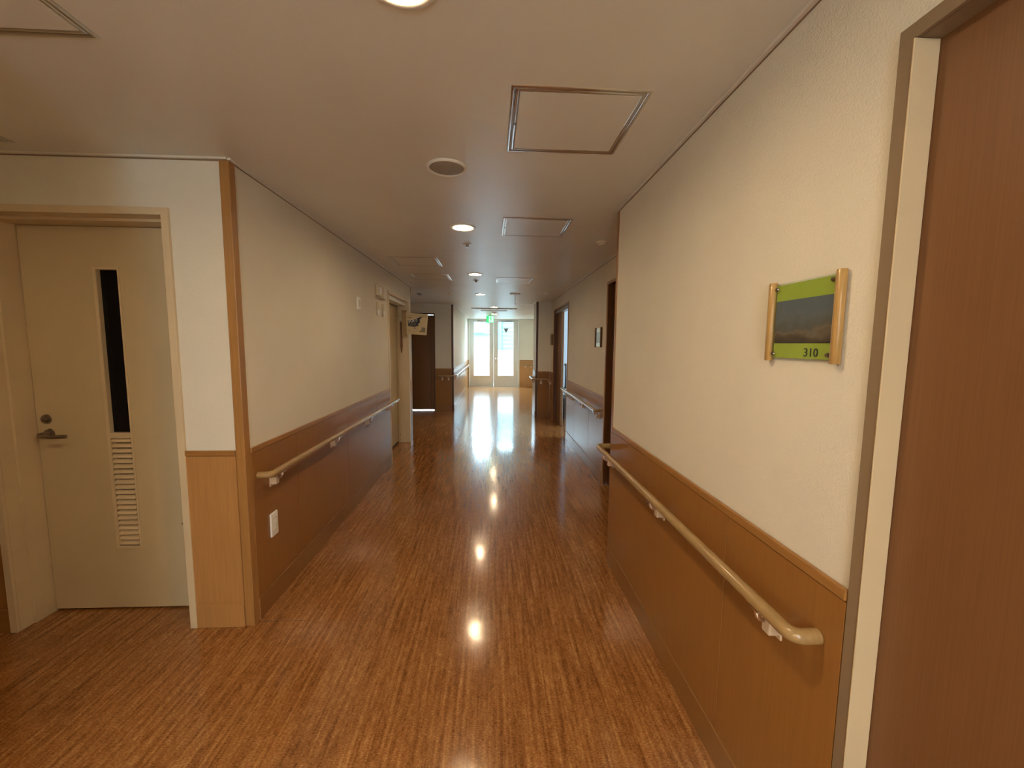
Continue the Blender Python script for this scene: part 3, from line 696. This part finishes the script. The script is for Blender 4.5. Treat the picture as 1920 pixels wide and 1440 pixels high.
for u, lb in ((4.54, 'small white holder under the beige box, farther from the steel door'), (4.76, 'small white holder under the beige box, nearer the steel door')):
    t = thing('wall_holder', lb, 'wall holder', FL.p(u, 0, 1.87), group='small holders under the beige box')
    bm = NB(); FL.bx(bm, u - .025, u + .025, 0, .014, 1.80, 1.945, .004); obj('back_plate', bm, 'beige_plastic', t)
    bm = NB(); FL.bx(bm, u - .02, u + .02, .014, .030, 1.805, 1.865, .005); obj('white_cup', bm, 'white_plastic', t)
t = thing('wall_switch', 'small white switch on the side face of the far pillar', 'wall switch', FPX.p(8.62, 0, 1.13))
bm = NB(); FPX.bx(bm, 8.55, 8.67, 0, .010, 1.06, 1.19, .003); obj('cover_plate', bm, 'white_plastic', t)
bm = NB(); FPX.bx(bm, 8.59, 8.63, .010, .014, 1.09, 1.16, .002); obj('rocker', bm, 'white_plastic', t)

# strip hanging on the far jamb of the steel door
FJ = Face('y', DL[1] - .013, -1)
t = thing('hanging_strip', 'slim dark brown strip hanging on the jamb of the steel door', 'hanging strip', (-1.37, DL[1], 1.6))
bm = NB(); FJ.prism(bm, [(-1.376, 1.80), (-1.366, 1.82), (-1.352, 1.82), (-1.343, 1.80), (-1.343, 1.66), (-1.340, 1.45), (-1.352, 1.36), (-1.366, 1.36), (-1.376, 1.47), (-1.370, 1.62)], .002, .010)
obj('strip', bm, 'door_wood', t)
bm = NB(); FJ.disc(bm, -1.36, 1.83, .008, 0, .014, 12); obj('hook', bm, 'dark_metal', t)

# carton sheet standing out from the jamb
FS = Face('y', 6.145, -1)
t = thing('carton_sign', 'beige printed carton reading SPORTS DRINK sticking out beside steel door', 'carton', (-1.2, 6.14, 1.8))
bm = NB(); FS.bx(bm, -1.336, -1.272, -.0065, .05, 1.60, 1.985, .003); obj('mounting_board', bm, 'carton_side', t)
bm = NB()
pl = [(-1.272, 1.955), (-.958, 1.925), (-.985, 1.625), (-1.268, 1.64)]
FS.prism(bm, pl, .012, .048); bdy = obj('carton_body', bm, 'carton', t)
bm = NB(); FS.prism(bm, [(-1.250, 1.84), (-1.17, 1.853), (-1.10, 1.875), (-1.028, 1.898), (-1.075, 1.850), (-1.070, 1.815), (-1.105, 1.775), (-1.085, 1.765), (-1.15, 1.745), (-1.245, 1.755)], .0485, .0495)
obj('swoosh', bm, 'ink', t)
text_obj('word_sports', 'SPORTS', .062, FS, -1.243, .0505, 1.800, 'white_plastic', t, rise=.18, sx=.62)
text_obj('word_drink', 'DRINK', .052, FS, -1.238, .0505, 1.757, 'ink_grey', t, rise=.10, sx=.72)
for q in ((-1.26, -1.02, 1.905, 1.909), (-1.26, -1.19, 1.872, 1.884), (-1.03, -.975, 1.912, 1.918), (-1.04, -.97, 1.888, 1.897), (-1.17, -1.13, 1.722, 1.732), (-1.255, -1.22, 1.68, 1.687), (-1.05, -.995, 1.665, 1.735), (-1.08, -1.05, 1.665, 1.690)):
    bm = NB(); FS.bx(bm, q[0], q[1], .0484, .0492, q[2], q[3]); obj('print_block', bm, 'ink_grey', t)

# ------------------------------------------------------------------ outside
bm = NB(); bx(bm, -6, 8, 14.45, 16.4, -.12, -.02)
tag(obj('balcony_deck', bm, 'concrete'), 'pale concrete balcony floor outside the glazed doors', 'balcony', kind='structure')
bm = NB(); bx(bm, -6, 8, 16.2, 16.4, -.02, 1.20); bx(bm, -6, 8, 16.17, 16.43, 1.20, 1.25, .01)
tag(obj('balcony_parapet', bm, 'parapet_white'), 'white sunlit balcony parapet seen through the lower glass', 'parapet', kind='structure')
bm = NB(); bx(bm, -4.2, -.6, 9.3, 12.0, -.12, -.001); bx(bm, -4.2, -4.1, 9.3, 12, 0, 2)
tag(obj('terrace', bm, 'concrete'), 'pale terrace ground beyond the dark recess door', 'terrace', kind='structure')
t = thing('neighbour_building', 'pale cyan building with horizontal siding behind the right glass', 'building', (3.0, 23.0, 0))
FB = Face('y', 22.0, -1)
bm = NB(); FB.bx(bm, .25, 9, -4, 0, -8, 4.2); obj('facade', bm, 'far_facade', t)
for k in range(34):
    z = .9 + k * .075; bm = NB(); FB.prism(bm, [(.55, z), (9, z), (9, z + .060), (.55, z + .060)], 0, .02); obj('siding_board', bm, 'far_facade' if k % 3 else 'far_pale', t)
bm = NB(); tube(bm, [(.42, 21.9, -4), (.42, 21.9, 4.2)], .07, 10); obj('downpipe', bm, 'pipe_blue', t, smooth=True)
bm = NB(); FB.bx(bm, .34, .50, 0, .2, 1.98, 2.10); obj('pipe_clamp', bm, 'pipe_blue', t)
t = thing('distant_building', 'very pale distant building behind the left glass', 'building', (-4.0, 30, 0))
FB = Face('y', 29.0, -1)
bm = NB(); FB.bx(bm, -12, .2, -4, 0, -8, 5.0); obj('facade', bm, 'far_pale', t)
bm = NB(); FB.bx(bm, -3, -.15, 0, .3, 2.23, 2.33); obj('balcony_rail', bm, 'far_facade', t)
for k in range(5):
    bm = NB(); FB.bx(bm, -1.35 + k * .25, -1.22 + k * .25, 0, .05, 2.95, 3.08); obj('vent', bm, 'far_facade', t)
bm = NB(); bx(bm, -40, 40, 16.4, 60, -4.1, -4.0)
tag(obj('ground_outside', bm, 'concrete'), 'ground far below the balcony', 'ground', kind='structure')
